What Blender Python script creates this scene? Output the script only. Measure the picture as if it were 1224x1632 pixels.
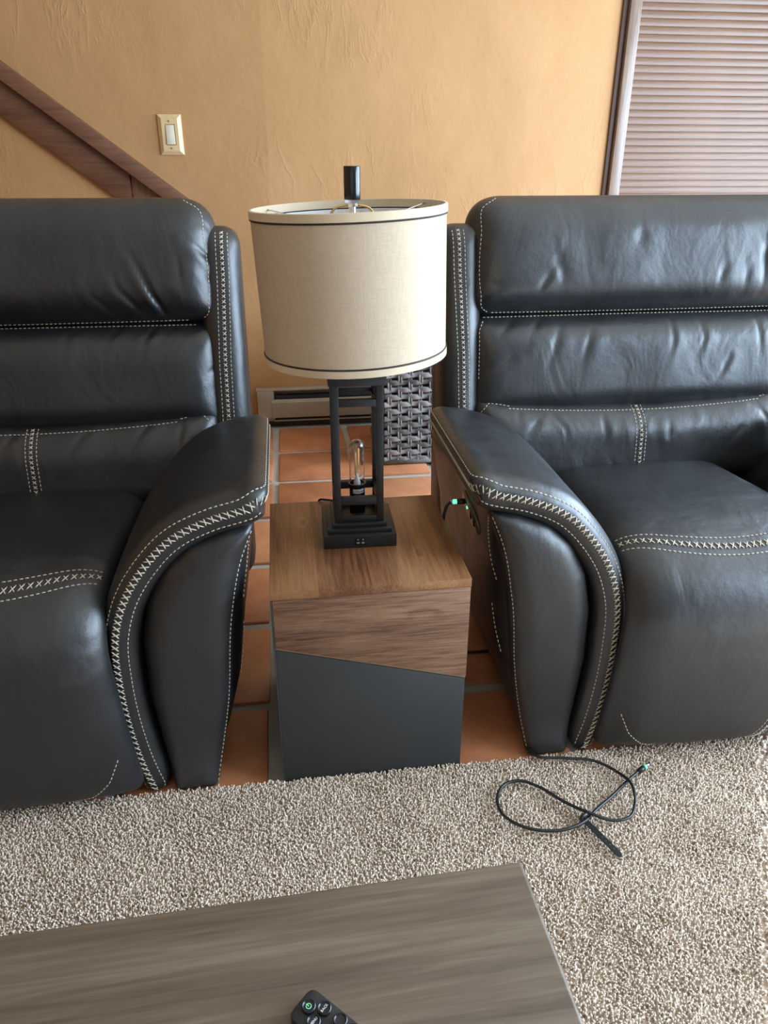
import bpy, bmesh, math, random
import numpy as np
from mathutils import Vector, Matrix
for _o in list(bpy.data.objects): bpy.data.objects.remove(_o)
SC = bpy.context.scene; COL = SC.collection
random.seed(7); RNG = np.random.default_rng(7)

# ------------------------------------------------------------------ camera, world, lights, exposure
cam_d = bpy.data.cameras.new('camera'); cam = bpy.data.objects.new('camera', cam_d); COL.objects.link(cam)
cam.location = (0, 0, 1.2466); cam.rotation_euler = (math.pi/2 - 0.4414, 0, -0.131)
cam_d.sensor_fit = 'HORIZONTAL'; cam_d.sensor_width = 36; cam_d.lens = 36*1175.93/1224
cam_d.clip_start = 0.02; SC.camera = cam
SC.view_settings.view_transform = 'Standard'; SC.view_settings.look = 'None'
SC.view_settings.gamma = 1; SC.view_settings.use_curve_mapping = False
SC.view_settings.exposure = 0.5
W = bpy.data.worlds.new('daylight'); SC.world = W; W.use_nodes = True
W.node_tree.nodes['Background'].inputs[0].default_value = (0.78, 0.88, 1.0, 1)
W.node_tree.nodes['Background'].inputs[1].default_value = 0.15

def area(name, loc, aim, sx, sy, power, color):
    d = bpy.data.lights.new(name, 'AREA'); d.shape = 'RECTANGLE'; d.size = sx; d.size_y = sy
    d.energy = power; d.color = color
    o = bpy.data.objects.new(name, d); COL.objects.link(o); o.location = loc
    o.rotation_euler = (Vector(aim)-Vector(loc)).to_track_quat('-Z', 'Y').to_euler(); return o
# daylight through the wide window of the right-hand wall, plus an added weak warm fill from behind the camera
area('window_daylight', (3.12, 1.15, 1.35), (0, 1.15, 1.1), 4.1, 1.9, 300, (0.62, 0.80, 1.0))
area('front_fill', (-0.4, -2.6, 1.9), (0, 1.5, 0.9), 3.0, 1.8, 7, (1.0, 0.92, 0.82))

# ------------------------------------------------------------------ materials
def mat(name):
    m = bpy.data.materials.new(name); m.use_nodes = True
    nt = m.node_tree; return m, nt, nt.nodes['Principled BSDF']
def nd(nt, typ, **kw):
    n = nt.nodes.new(typ)
    for k, v in kw.items():
        if k in n.inputs.keys() if hasattr(n.inputs, 'keys') else False: n.inputs[k].default_value = v
        else: setattr(n, k, v)
    return n
def coords(nt, scale=(1, 1, 1), rot=(0, 0, 0)):
    tc = nt.nodes.new('ShaderNodeTexCoord'); mp = nt.nodes.new('ShaderNodeMapping')
    mp.inputs['Scale'].default_value = scale; mp.inputs['Rotation'].default_value = rot
    nt.links.new(tc.outputs['Object'], mp.inputs['Vector']); return mp.outputs[0]
def noise(nt, vec, scale, detail=4, rough=.55, dist=0):
    n = nt.nodes.new('ShaderNodeTexNoise'); n.inputs['Scale'].default_value = scale; n.inputs['Detail'].default_value = detail
    n.inputs['Roughness'].default_value = rough; n.inputs['Distortion'].default_value = dist
    nt.links.new(vec, n.inputs['Vector']); return n.outputs['Fac']
def ramp(nt, fac, stops):
    r = nt.nodes.new('ShaderNodeValToRGB'); el = r.color_ramp.elements
    while len(el) < len(stops): el.new(0.5)
    for e, (p, c) in zip(el, stops): e.position = p; e.color = (*c, 1)
    nt.links.new(fac, r.inputs[0]); return r.outputs[0]
def bump(nt, h, strength, dist, prev=None):
    b = nt.nodes.new('ShaderNodeBump'); b.inputs['Strength'].default_value = strength; b.inputs['Distance'].default_value = dist
    nt.links.new(h, b.inputs['Height'])
    if prev: nt.links.new(prev, b.inputs['Normal'])
    return b.outputs[0]
def math_node(nt, op, a, b):
    n = nt.nodes.new('ShaderNodeMath'); n.operation = op
    for i, v in enumerate((a, b)):
        if isinstance(v, (int, float)): n.inputs[i].default_value = v
        else: nt.links.new(v, n.inputs[i])
    return n.outputs[0]
def plain(name, col, rough=.5, metal=0, bumpy=0, bscale=200, spec=.5, emit=None):
    m, nt, p = mat(name)
    p.inputs['Base Color'].default_value = (*col, 1); p.inputs['Roughness'].default_value = rough
    p.inputs['Metallic'].default_value = metal; p.inputs['Specular IOR Level'].default_value = spec
    v = coords(nt); f = noise(nt, v, 9, 3)
    c = ramp(nt, f, [(.3, tuple(x*.92 for x in col)), (.7, tuple(min(1, x*1.08) for x in col))])
    nt.links.new(c, p.inputs['Base Color'])
    if bumpy: nt.links.new(bump(nt, noise(nt, v, bscale, 2), bumpy, .001), p.inputs['Normal'])
    if emit: p.inputs['Emission Color'].default_value = (*emit[0], 1); p.inputs['Emission Strength'].default_value = emit[1]
    return m
def leather():
    m, nt, p = mat('black_leather'); v = coords(nt)
    vo = nt.nodes.new('ShaderNodeTexVoronoi'); vo.inputs['Scale'].default_value = 420; vo.feature = 'DISTANCE_TO_EDGE'
    nt.links.new(v, vo.inputs['Vector'])
    nb = bump(nt, noise(nt, coords(nt, (1.0, 1.0, .55)), 9, 3, .5, .6), .22, .02)
    nb = bump(nt, noise(nt, v, 55, 3, .6), .16, .004, nb)
    nb = bump(nt, vo.outputs['Distance'], .22, .0012, nb)
    nt.links.new(nb, p.inputs['Normal'])
    c = ramp(nt, noise(nt, v, 5, 3), [(.3, (.0115, .0118, .0130)), (.7, (.018, .0184, .020))])
    nt.links.new(c, p.inputs['Base Color'])
    r = ramp(nt, noise(nt, v, 14, 3), [(.3, (.36,)*3), (.7, (.45,)*3)])
    nt.links.new(r, p.inputs['Roughness']); p.inputs['Specular IOR Level'].default_value = .85
    return m
def wood(name, dark, mid, light, axis='x', scale=1.0, rough=.42, planks=None, gloss=.5, rings=0, knots=(), kax=(0, 1), fine=.28, ramp_=.11, rsc=.16):
    m, nt, p = mat(name)
    sc = {'x': (1.1, 9, 9), 'y': (9, 1.1, 9), 'z': (9, 9, 1.1)}[axis]
    v = coords(nt, tuple(s*scale for s in sc))
    f1 = noise(nt, v, 1.6, 5, .6, 1.6)
    v2 = coords(nt, tuple(s*scale*(2.2 if s < 2 else 6.5) for s in sc))
    f2 = noise(nt, v2, 3.0, 4, .7, .3)
    kn = None
    for (ku, kv, kr) in knots:
        tc = nt.nodes.new('ShaderNodeTexCoord'); sp_ = nt.nodes.new('ShaderNodeSeparateXYZ'); nt.links.new(tc.outputs['Object'], sp_.inputs[0])
        du = math_node(nt, 'MULTIPLY', math_node(nt, 'SUBTRACT', sp_.outputs[kax[0]], ku), 1.7 if axis == 'y' else .8); dv = math_node(nt, 'MULTIPLY', math_node(nt, 'SUBTRACT', sp_.outputs[kax[1]], kv), .8 if axis == 'y' else 1.7)
        e = math_node(nt, 'ADD', math_node(nt, 'MULTIPLY', du, du), math_node(nt, 'MULTIPLY', dv, dv))
        g = math_node(nt, 'POWER', 2.718, math_node(nt, 'MULTIPLY', e, -1/kr**2)); kn = g if kn is None else math_node(nt, 'ADD', kn, g)
    if kn is not None: f1 = math_node(nt, 'ADD', f1, math_node(nt, 'MULTIPLY', kn, .12))
    if rings:
        lo_ = noise(nt, coords(nt, tuple(x_*scale*rsc for x_ in sc)), 1.5, 3, .45, .4)
        if kn is not None: lo_ = math_node(nt, 'ADD', lo_, math_node(nt, 'MULTIPLY', kn, .16))
        w_ = math_node(nt, 'SINE', math_node(nt, 'MULTIPLY', lo_, rings), 0)
        f1 = math_node(nt, 'ADD', math_node(nt, 'MULTIPLY', f1, .6), math_node(nt, 'ADD', .2, math_node(nt, 'MULTIPLY', w_, ramp_)))
    f = math_node(nt, 'ADD', math_node(nt, 'MULTIPLY', f1, .62), math_node(nt, 'MULTIPLY', f2, .38))
    f = math_node(nt, 'ADD', f, math_node(nt, 'MULTIPLY', math_node(nt, 'SUBTRACT', f2, .5), fine))
    if kn is not None: f = math_node(nt, 'SUBTRACT', f, math_node(nt, 'MULTIPLY', math_node(nt, 'POWER', kn, 4), .13))
    if planks:
        tc = nt.nodes.new('ShaderNodeTexCoord'); sx = nt.nodes.new('ShaderNodeSeparateXYZ')
        nt.links.new(tc.outputs['Object'], sx.inputs[0])
        k = nt.nodes.new('ShaderNodeMath'); k.operation = 'SNAP'; nt.links.new(sx.outputs[planks[0]], k.inputs[0]); k.inputs[1].default_value = planks[1]
        wn = nt.nodes.new('ShaderNodeTexWhiteNoise'); wn.noise_dimensions = '1D'; nt.links.new(k.outputs[0], wn.inputs['W'])
        f = math_node(nt, 'ADD', f, math_node(nt, 'MULTIPLY', math_node(nt, 'SUBTRACT', wn.outputs['Value'], .5), .18))
    c = ramp(nt, f, [(.30, dark), (.48, mid), (.68, light)])
    nt.links.new(c, p.inputs['Base Color'])
    p.inputs['Roughness'].default_value = rough; p.inputs['Specular IOR Level'].default_value = gloss
    nt.links.new(bump(nt, f2, .12, .001), p.inputs['Normal'])
    return m
def plaster():
    m, nt, p = mat('ochre_plaster'); v = coords(nt)
    c = ramp(nt, noise(nt, coords(nt, (1, 1, .6)), 1.7, 5, .6), [(.3, (.44, .236, .094)), (.55, (.495, .27, .114)), (.75, (.535, .30, .132))])
    nt.links.new(c, p.inputs['Base Color']); p.inputs['Roughness'].default_value = .62
    p.inputs['Specular IOR Level'].default_value = .35
    ri = math_node(nt, 'ABSOLUTE', math_node(nt, 'SUBTRACT', noise(nt, coords(nt, (1.5, 1, .6)), 4.5, 6, .62, .5), .5), 0)
    ri = ramp(nt, ri, [(0, (1,)*3), (.03, (.25,)*3), (.09, (0,)*3)])
    patch = ramp(nt, noise(nt, v, 2.3, 2), [(.50, (0,)*3), (.70, (1,)*3)])
    ri = math_node(nt, 'MULTIPLY', ri, patch)
    b = bump(nt, noise(nt, v, 4, 5, .5), .25, .03)
    b = bump(nt, noise(nt, v, 26, 5, .6), .16, .006, b)
    b = bump(nt, ri, .3, .006, b)
    nt.links.new(b, p.inputs['Normal']); return m
def terracotta():
    m, nt, p = mat('terracotta_tile'); v = coords(nt)
    oi = nt.nodes.new('ShaderNodeObjectInfo')
    f = math_node(nt, 'ADD', math_node(nt, 'MULTIPLY', noise(nt, v, 6, 4, .6), .75), math_node(nt, 'MULTIPLY', oi.outputs['Random'], .25))
    c = ramp(nt, f, [(.3, (.40, .145, .062)), (.5, (.55, .22, .10)), (.75, (.64, .31, .155))])
    nt.links.new(c, p.inputs['Base Color']); p.inputs['Roughness'].default_value = .42
    nt.links.new(bump(nt, noise(nt, v, 14, 4), .2, .006), p.inputs['Normal']); return m
def linen():
    m, nt, p = mat('oatmeal_linen')
    a = noise(nt, coords(nt, (60, 60, 900)), 1, 3, .6); b = noise(nt, coords(nt, (900, 900, 40)), 1, 3, .6)
    f = math_node(nt, 'ADD', math_node(nt, 'MULTIPLY', a, .5), math_node(nt, 'MULTIPLY', b, .5))
    c = ramp(nt, f, [(.3, (.64, .495, .345)), (.7, (.81, .67, .51))])
    nt.links.new(c, p.inputs['Base Color']); p.inputs['Roughness'].default_value = .9; p.inputs['Specular IOR Level'].default_value = .2
    nt.links.new(bump(nt, f, .4, .001), p.inputs['Normal'])
    tr = nt.nodes.new('ShaderNodeBsdfTranslucent'); nt.links.new(c, tr.inputs[0])
    mx = nt.nodes.new('ShaderNodeMixShader'); mx.inputs[0].default_value = .22
    nt.links.new(p.outputs[0], mx.inputs[1]); nt.links.new(tr.outputs[0], mx.inputs[2])
    nt.links.new(mx.outputs[0], nt.nodes['Material Output'].inputs[0]); return m
def pile():
    m, nt, p = mat('beige_carpet_pile')
    at = nt.nodes.new('ShaderNodeAttribute'); at.attribute_name = 'tint'
    v = coords(nt)
    f = math_node(nt, 'ADD', math_node(nt, 'MULTIPLY', at.outputs['Fac'], .7), math_node(nt, 'MULTIPLY', noise(nt, v, 9, 3), .3))
    c = ramp(nt, f, [(.15, (.75, .605, .485)), (.5, (.84, .70, .57)), (.85, (.94, .83, .71))])
    nt.links.new(c, p.inputs['Base Color']); p.inputs['Roughness'].default_value = .95; p.inputs['Specular IOR Level'].default_value = .1
    return m
def glass(name):
    m, nt, p = mat(name)
    p.inputs['Base Color'].default_value = (1, 1, 1, 1); p.inputs['Roughness'].default_value = .0
    p.inputs['Transmission Weight'].default_value = 1; p.inputs['IOR'].default_value = 1.38; return m

M = dict(
    leather=leather(), thread=plain('cream_thread', (.62, .54, .42), .8), dark=plain('matte_black', (.012, .012, .013), .6, bumpy=.1),
    plaster=plaster(), tile=terracotta(), grout=plain('grey_grout', (.44, .42, .37), .95, bumpy=.5, bscale=90),
    walnut_top=wood('walnut_top_veneer', (.105, .040, .017), (.235, .100, .042), (.37, .18, .076), 'y', 1.0, .36, planks=(0, .105), rings=45, knots=((-.125, .30, .02), (-.085, .235, .012), (.115, .12, .016)), kax=(0, 1)),
    walnut_front=wood('walnut_front_veneer', (.075, .034, .019), (.20, .098, .054), (.31, .17, .10), 'x', 1.5, .5, rings=38, knots=((.105, .425, .025),), kax=(0, 2), fine=.55),
    inlay=plain('pale_edge_strip', (.30, .18, .10), .5), charcoal=plain('charcoal_laminate', (.034, .036, .037), .55, bumpy=.05),
    black_metal=plain('black_powder_coat', (.013, .013, .014), .42), linen=linen(), white=plain('white_shade_lining', (.80, .80, .80), .8),
    trim=plain('cream_shade_trim', (.68, .55, .38), .8, bumpy=.2, bscale=500), piping=plain('dark_piping', (.02, .016, .014), .6),
    brass=plain('brass', (.72, .50, .22), .3, 1), gloss_black=plain('gloss_black', (.010, .010, .011), .16),
    nickel=plain('nickel', (.72, .72, .72), .25, 1), glass=glass('clear_glass'),
    filament=plain('amber_filament', (.80, .45, .12), .5), label=plain('white_label', (.75, .75, .75), .5),
    ink=plain('label_ink', (.03, .03, .03), .6), blue=plain('blue_ink', (.05, .22, .55), .6),
    stain=wood('dark_stair_wood', (.095, .038, .018), (.15, .062, .030), (.20, .088, .044), 'x', .7, .5),
    post=wood('oak_post', (.13, .06, .027), (.21, .10, .047), (.28, .14, .065), 'z', 1, .5),
    maple=wood('maple_plate', (.62, .43, .20), (.70, .50, .26), (.77, .57, .32), 'z', 1.2, .35), ivory=plain('ivory_plastic', (.72, .66, .50), .3),
    winwood=wood('window_wood', (.13, .08, .055), (.22, .15, .11), (.31, .23, .175), 'z', .8, .3), slat=wood('blind_slat', (.115, .058, .031), (.16, .084, .047), (.21, .115, .068), 'x', .8, .42),
    heater=plain('beige_enamel', (.40, .345, .26), .45), void=plain('heater_dark', (.012, .016, .024), .6),
    rattan=None, tablewood=wood('grey_brown_table', (.070, .046, .030), (.132, .092, .062), (.20, .150, .106), 'x', .42, .36, gloss=.35, rings=38, ramp_=.13, rsc=.42, fine=.25),
    pile=pile(), plastic=plain('black_plastic', (.016, .016, .018), .38), rubber=plain('cable_rubber', (.014, .014, .015), .4),
    green=plain('green_led', (.05, .55, .18), .4, emit=((.1, 1, .35), 1.6)), olive=plain('bronze_plate', (.16, .14, .10), .3, .6),
    base=plain('dark_baseboard_and_shadow', (.075, .035, .022), .5), paint=plain('ceiling_paint', (.70, .64, .54), .8), key=plain('key_black', (.010, .010, .012), .3),
    greenprint=plain('green_print', (.25, .75, .42), .5), chrome=plain('chrome', (.8, .8, .8), .15, 1))
def rattan():
    m, nt, p = mat('grey_rattan'); v = coords(nt); oi = nt.nodes.new('ShaderNodeObjectInfo')
    f = math_node(nt, 'ADD', math_node(nt, 'MULTIPLY', noise(nt, v, 60, 3), .6), math_node(nt, 'MULTIPLY', oi.outputs['Random'], .4))
    c = ramp(nt, f, [(.25, (.085, .080, .076)), (.5, (.19, .18, .17)), (.8, (.34, .32, .30))])
    nt.links.new(c, p.inputs['Base Color']); p.inputs['Roughness'].default_value = .42; return m
M['rattan'] = rattan()

# ------------------------------------------------------------------ mesh helpers
def link(name, me, m, parent=None):
    o = bpy.data.objects.new(name, me)
    if m is not None and not me.materials: me.materials.append(m)
    COL.objects.link(o)
    if parent is not None: o.parent = parent
    return o
def mesh(name, verts, faces, m, parent=None, smooth=True):
    me = bpy.data.meshes.new(name); me.from_pydata([tuple(map(float, v)) for v in verts], [], faces)
    if smooth: me.shade_smooth()
    me.update(); return link(name, me, m, parent)
def empty(name, loc=(0, 0, 0), rz=0, label=None, cat=None, group=None):
    o = bpy.data.objects.new(name, None); COL.objects.link(o); o.location = loc; o.rotation_euler = (0, 0, rz); o.empty_display_size = .1
    tag(o, label, cat, group); return o
def tag(o, label=None, cat=None, group=None, kind=None):
    for k, v in (('label', label), ('category', cat), ('group', group), ('kind', kind)):
        if v: o[k] = v
    return o
def bm_obj(name, bm, m, parent=None, sharp=35):
    me = bpy.data.meshes.new(name); bm.normal_update(); bm.to_mesh(me); bm.free()
    me.shade_smooth(); me.set_sharp_from_angle(angle=math.radians(sharp)); return link(name, me, m, parent)
def bm_box(bm, lo, hi, bevel=0, seg=2, rot=None, pivot=None):
    r = bmesh.ops.create_cube(bm, size=1); vs = r['verts']
    c = [(a+b)/2 for a, b in zip(lo, hi)]; s = [b-a for a, b in zip(lo, hi)]
    for v in vs: v.co = Vector((c[0]+v.co.x*s[0], c[1]+v.co.y*s[1], c[2]+v.co.z*s[2]))
    if bevel:
        es = list({e for v in vs for e in v.link_edges})
        g = bmesh.ops.bevel(bm, geom=es, offset=bevel, segments=seg, affect='EDGES', profile=.5); vs = list({v for f in g['faces'] for v in f.verts} | {v for v in vs if v.is_valid})
    if rot is not None: bmesh.ops.rotate(bm, cent=pivot or c, matrix=rot, verts=vs)
def box(name, lo, hi, m, parent=None, bevel=.002, seg=2):
    bm = bmesh.new(); bm_box(bm, lo, hi, bevel, seg); return bm_obj(name, bm, m, parent)
def prism(name, poly, axis, a0, a1, m, parent=None, bevel=.002):
    """poly in the plane perpendicular to axis ('y': (x,z), 'x': (y,z), 'z': (x,y))"""
    bm = bmesh.new()
    def P(u, w, a): return {'y': (u, a, w), 'x': (a, u, w), 'z': (u, w, a)}[axis]
    lo = [bm.verts.new(P(u, w, a0)) for u, w in poly]; hi = [bm.verts.new(P(u, w, a1)) for u, w in poly]
    n = len(poly); bm.faces.new(lo); bm.faces.new(hi[::-1])
    for i in range(n): bm.faces.new((lo[i], hi[i], hi[(i+1) % n], lo[(i+1) % n]))
    bmesh.ops.recalc_face_normals(bm, faces=bm.faces)
    if bevel: bmesh.ops.bevel(bm, geom=list(bm.edges), offset=bevel, segments=2, affect='EDGES', profile=.5)
    return bm_obj(name, bm, m, parent)
def lathe(name, prof, m, parent=None, n=48, center=(0, 0, 0), close=False):
    vs = []; fs = []
    for r, z in prof:
        for i in range(n):
            a = 2*math.pi*i/n; vs.append((center[0]+r*math.cos(a), center[1]+r*math.sin(a), center[2]+z))
    k = len(prof)
    for j in range(k-1 if not close else k):
        for i in range(n):
            a, b = j*n+i, j*n+(i+1) % n; c, d = ((j+1) % k)*n+(i+1) % n, ((j+1) % k)*n+i
            fs.append((a, b, c, d))
    bm = bmesh.new(); bv = [bm.verts.new(v) for v in vs]
    for f in fs: bm.faces.new([bv[i] for i in f])
    bmesh.ops.remove_doubles(bm, verts=bm.verts, dist=1e-6)
    bmesh.ops.recalc_face_normals(bm, faces=bm.faces); return bm_obj(name, bm, m, parent, 40)
def smooth_path(pts, n):
    P = np.array(pts, float); t = np.r_[0, np.cumsum(np.linalg.norm(np.diff(P, axis=0), axis=1))]
    q = np.linspace(0, t[-1], n); out = np.zeros((n, P.shape[1])); m = np.gradient(P, t, axis=0)
    idx = np.clip(np.searchsorted(t, q, side='right')-1, 0, len(t)-2)
    h = t[idx+1]-t[idx]; u = ((q-t[idx])/h)[:, None]; h = h[:, None]
    return (2*u**3-3*u**2+1)*P[idx]+(u**3-2*u**2+u)*h*m[idx]+(-2*u**3+3*u**2)*P[idx+1]+(u**3-u**2)*h*m[idx+1]
def tube(name, pts, r, m, parent=None, n=8, samples=None):
    P = smooth_path(pts, samples) if samples else np.array(pts, float)
    T = np.gradient(P, axis=0); T /= np.linalg.norm(T, axis=1)[:, None]
    up = np.array([0, 0, 1.]) if abs(T[0][2]) < .9 else np.array([1., 0, 0]); vs = []; fs = []
    for i, (p, t) in enumerate(zip(P, T)):
        a = np.cross(t, up); a /= np.linalg.norm(a)+1e-9; b = np.cross(a, t); up = b
        for k in range(n):
            w = 2*math.pi*k/n; vs.append(p+r*(math.cos(w)*a+math.sin(w)*b))
    for i in range(len(P)-1):
        for k in range(n): fs.append((i*n+k, i*n+(k+1) % n, (i+1)*n+(k+1) % n, (i+1)*n+k))
    fs.append(tuple(range(n))[::-1]); fs.append(tuple((len(P)-1)*n+k for k in range(n)))
    return mesh(name, vs, fs, m, parent)
def text(name, body, size, m, parent, loc, rot, depth=.0002):
    c = bpy.data.curves.new('txt', 'FONT'); c.body = body; c.size = size; c.extrude = depth; c.align_x = 'CENTER'; c.align_y = 'CENTER'; c.resolution_u = 2
    o = bpy.data.objects.new('txt', c); COL.objects.link(o); dg = bpy.context.evaluated_depsgraph_get()
    me = bpy.data.meshes.new_from_object(o.evaluated_get(dg)); bpy.data.objects.remove(o)
    t = link(name, me, m, parent); me.materials.clear(); me.materials.append(m); t.location = loc; t.rotation_euler = rot; return t

# --- upholstery: a padded panel with an outline in (a, b) mapped to space by f(a, b, h)
def round_poly(pts, rad, step=.008):
    """polygon corners with radii -> dense closed outline"""
    n = len(pts); out = []; P = [np.array(p, float) for p in pts]
    if not hasattr(rad, '__len__'): rad = [rad]*n
    for i in range(n):
        p0, p, p1 = P[i-1], P[i], P[(i+1) % n]; d0 = p0-p; d1 = p1-p; l0, l1 = np.linalg.norm(d0), np.linalg.norm(d1); d0 /= l0; d1 /= l1
        ang = math.acos(np.clip(d0@d1, -1, 1)); r = rad[i]
        if r <= 0 or ang > math.pi-.02: out.append(p); continue
        t = min(r/math.tan(ang/2), .49*l0, .49*l1); a, b = p+d0*t, p+d1*t
        k = max(3, int(t*2/step))
        for u in np.linspace(0, 1, k): out.append((1-u)**2*a+2*u*(1-u)*p+u*u*b)
    return resample(np.array(out+[out[0]]), step)[:-1]
def resample(P, step):
    P = np.array(P, float); d = np.r_[0, np.cumsum(np.linalg.norm(np.diff(P, axis=0), axis=1))]
    n = max(2, int(round(d[-1]/step))+1); q = np.linspace(0, d[-1], n)
    return np.stack([np.interp(q, d, P[:, k]) for k in range(P.shape[1])], 1)
def seg_dist(Q, A, B):
    D = B-A; L2 = (D**2).sum(1)+1e-12; out = np.full(len(Q), 9.)
    for i in range(0, len(Q), 4000):
        q = Q[i:i+4000]; t = np.clip(((q[:, None]-A[None])*D[None]).sum(2)/L2[None], 0, 1)
        out[i:i+4000] = np.sqrt((((A[None]+t[..., None]*D[None])-q[:, None])**2).sum(2).min(1))
    return out
def soft_dist(Q, A, B, d):
    D = B-A; L = np.sqrt((D**2).sum(1)); mid = (A+B)/2; out = np.zeros(len(Q))
    for i in range(0, len(Q), 4000):
        q = Q[i:i+4000]; r2 = ((mid[None]-q[:, None])**2).sum(2)+1e-9; out[i:i+4000] = ((L[None]/r2**2).sum(1)/1.5708)**(-1/3)
    k = np.clip((d-.006)/.012, 0, 1); k = k*k*(3-2*k); return d*(1-k)+np.minimum(out, d)*k
class Pillow:
    def __init__(s, outline, spine, f, H, r, p=2.0, crown=0., creases=(), folds=(0, 0, 0), Hb=None, rb=None, seed=0):
        s.o = np.array(outline); s.sp = np.array(spine, float); s.f = f; s.H = H; s.r = r; s.p = p; s.crown = crown; s.cr = creases; s.Hb = Hb; s.rb = rb or r
        s.A, s.B = s.o, np.roll(s.o, -1, 0); s.folds = folds
        g = np.random.default_rng(seed); s.w = [(g.normal(0, 1), g.normal(0, .35), g.uniform(0, 6.28), g.uniform(.5, 1)) for _ in range(9)]
        s.dmax = soft_dist(s.sp, s.A, s.B, seg_dist(s.sp, s.A, s.B)).max()
    def h(s, ab, back=False):
        d = soft_dist(ab, s.A, s.B, seg_dist(ab, s.A, s.B)); H, r = (s.Hb, s.rb) if back else (s.H, s.r)
        u = np.clip(d/r, 0, 1); h = H*(1-(1-u)**s.p)**(1/s.p)
        if back: return -h
        q = np.clip(d/s.dmax, 0, 1); h = h+s.crown*(1-(1-q)**2)
        for pts, dep, wd in s.cr:
            P = np.array(pts); cd = seg_dist(ab, P[:-1], P[1:])
            ln_ = np.linalg.norm(np.diff(P, axis=0), axis=1).sum()
            e0 = np.linalg.norm(ab-P[0], axis=1)/(.75*ln_); e1 = np.linalg.norm(ab-P[-1], axis=1)/(.25*ln_)
            fade = np.clip(d/.004, 0, 1)*np.clip(e0, 0, 1)**1.3*np.clip(.35+e1, 0, 1)
            nx, ny = P[-1]-P[0]; sd = np.sign((ab[:, 0]-P[0][0])*ny-(ab[:, 1]-P[0][1])*nx)
            h = h+fade*dep*.62*(-np.exp(-(cd/(wd*.6))**2)+(.30+.22*sd)*np.exp(-((cd-wd*1.7)/(wd*1.5))**2))
        amp, fa, fb = s.folds
        if amp:
            z = 0
            for (u1, u2, ph, w) in s.w: z = z+w*np.sin(fa*(1+.4*u1)*ab[:, 0]+fb*u2*ab[:, 1]+ph+2.0*np.sin(5*ab[:, 1]+ph))
            h = h+amp*z/3*np.clip(d/.03, 0, 1)
        return h
    def pos(s, ab, off=0, back=False):
        ab = np.atleast_2d(np.array(ab, float)); h = s.h(ab, back); return s.f(ab[:, 0], ab[:, 1], h+(-off if back else off))
    def normal(s, ab, back=False):
        e = 5e-4; ab = np.atleast_2d(np.array(ab, float)); du = s.pos(ab+[e, 0], back=back)-s.pos(ab-[e, 0], back=back); dv = s.pos(ab+[0, e], back=back)-s.pos(ab-[0, e], back=back)
        n = np.cross(du, dv); h0 = s.h(ab, back); out = s.f(ab[:, 0], ab[:, 1], h0+(-.01 if back else .01))-s.f(ab[:, 0], ab[:, 1], h0)
        n *= np.sign((n*out).sum(1))[:, None]; return n/(np.linalg.norm(n, axis=1)[:, None]+1e-12)
    def build(s, name, m, parent, K=26, pw=1.6):
        N = len(s.o); S0, S1 = s.sp[0], s.sp[-1]
        if len(s.sp) == 2:
            D = S1-S0; t = np.clip(((s.o-S0)@D)/(D@D+1e-12), 0, 1); Q = S0+t[:, None]*D
        else:
            seg = resample(s.sp, .01); Q = seg[np.argmin(((s.o[:, None]-seg[None])**2).sum(2), 1)]
        T = np.linspace(0, 1, K+1)**pw; vs = []; fs = []
        def sheet(back):
            base = sum(len(v) for v in vs)
            ab = np.concatenate([s.o+(Q-s.o)*t for t in T]); vs.append(s.pos(ab, back=back)); g = []
            for k in range(K):
                for i in range(N):
                    j = (i+1) % N; g.append((base+k*N+i, base+k*N+j, base+(k+1)*N+j, base+(k+1)*N+i))
            c = vs[-1]; q = g[(K//2)*N]; a = c[[x-base for x in q]]; nn = np.cross(a[1]-a[0], a[3]-a[0])
            out = s.normal(ab[[q[0]-base]], back)[0]
            fs.extend([x[::-1] for x in g] if nn@out < 0 else g)
        sheet(False)
        if s.Hb: sheet(True)
        return mesh(name, np.concatenate(vs), fs, m, parent)
class Thread:
    """collects stitches into one mesh"""
    def __init__(s): s.v = []; s.f = []
    def bar(s, a, b, r=.0012):
        t = b-a; L = np.linalg.norm(t); t = t/(L+1e-9); x = np.cross(t, [0.3, .5, .8]); x /= np.linalg.norm(x); y = np.cross(t, x); n = len(s.v)
        s.v += [a, b]; q = [a+t*L*.22, a+t*L*.78]
        for c in q: s.v += [c+r*x, c+r*y, c-r*x, c-r*y]
        for i in range(4):
            j = (i+1) % 4; s.f += [(n, n+2+j, n+2+i), (n+2+i, n+2+j, n+6+j, n+6+i), (n+1, n+6+i, n+6+j)]
    def run(s, P, L=.0105, fill=.74, r=.0012):
        P = resample(P, L/4); k = int((len(P)-1)//4)
        for i in range(k): s.bar(P[4*i], P[min(len(P)-1, 4*i+3)], r)
    def cross(s, A, B, L=.0155, r=.0014):
        n = max(2, int(np.linalg.norm(np.diff(np.array(A), axis=0), axis=1).sum()/L)); A = smp(A, n*4+1); B = smp(B, n*4+1)
        for i in range(n):
            j = 4*i; s.bar(A[j], B[j+3], r); s.bar(B[j], A[j+3], r)
    def build(s, parent, name='stitching'):
        o = mesh(name, s.v, s.f, M['thread'], parent); o['kind'] = 'stuff'; o['label'] = 'cream contrast stitching'; return o
def smp(P, n):
    P = np.array(P, float); d = np.r_[0, np.cumsum(np.linalg.norm(np.diff(P, axis=0), axis=1))]; q = np.linspace(0, d[-1], n)
    return np.stack([np.interp(q, d, P[:, k]) for k in range(3)], 1)
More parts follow.
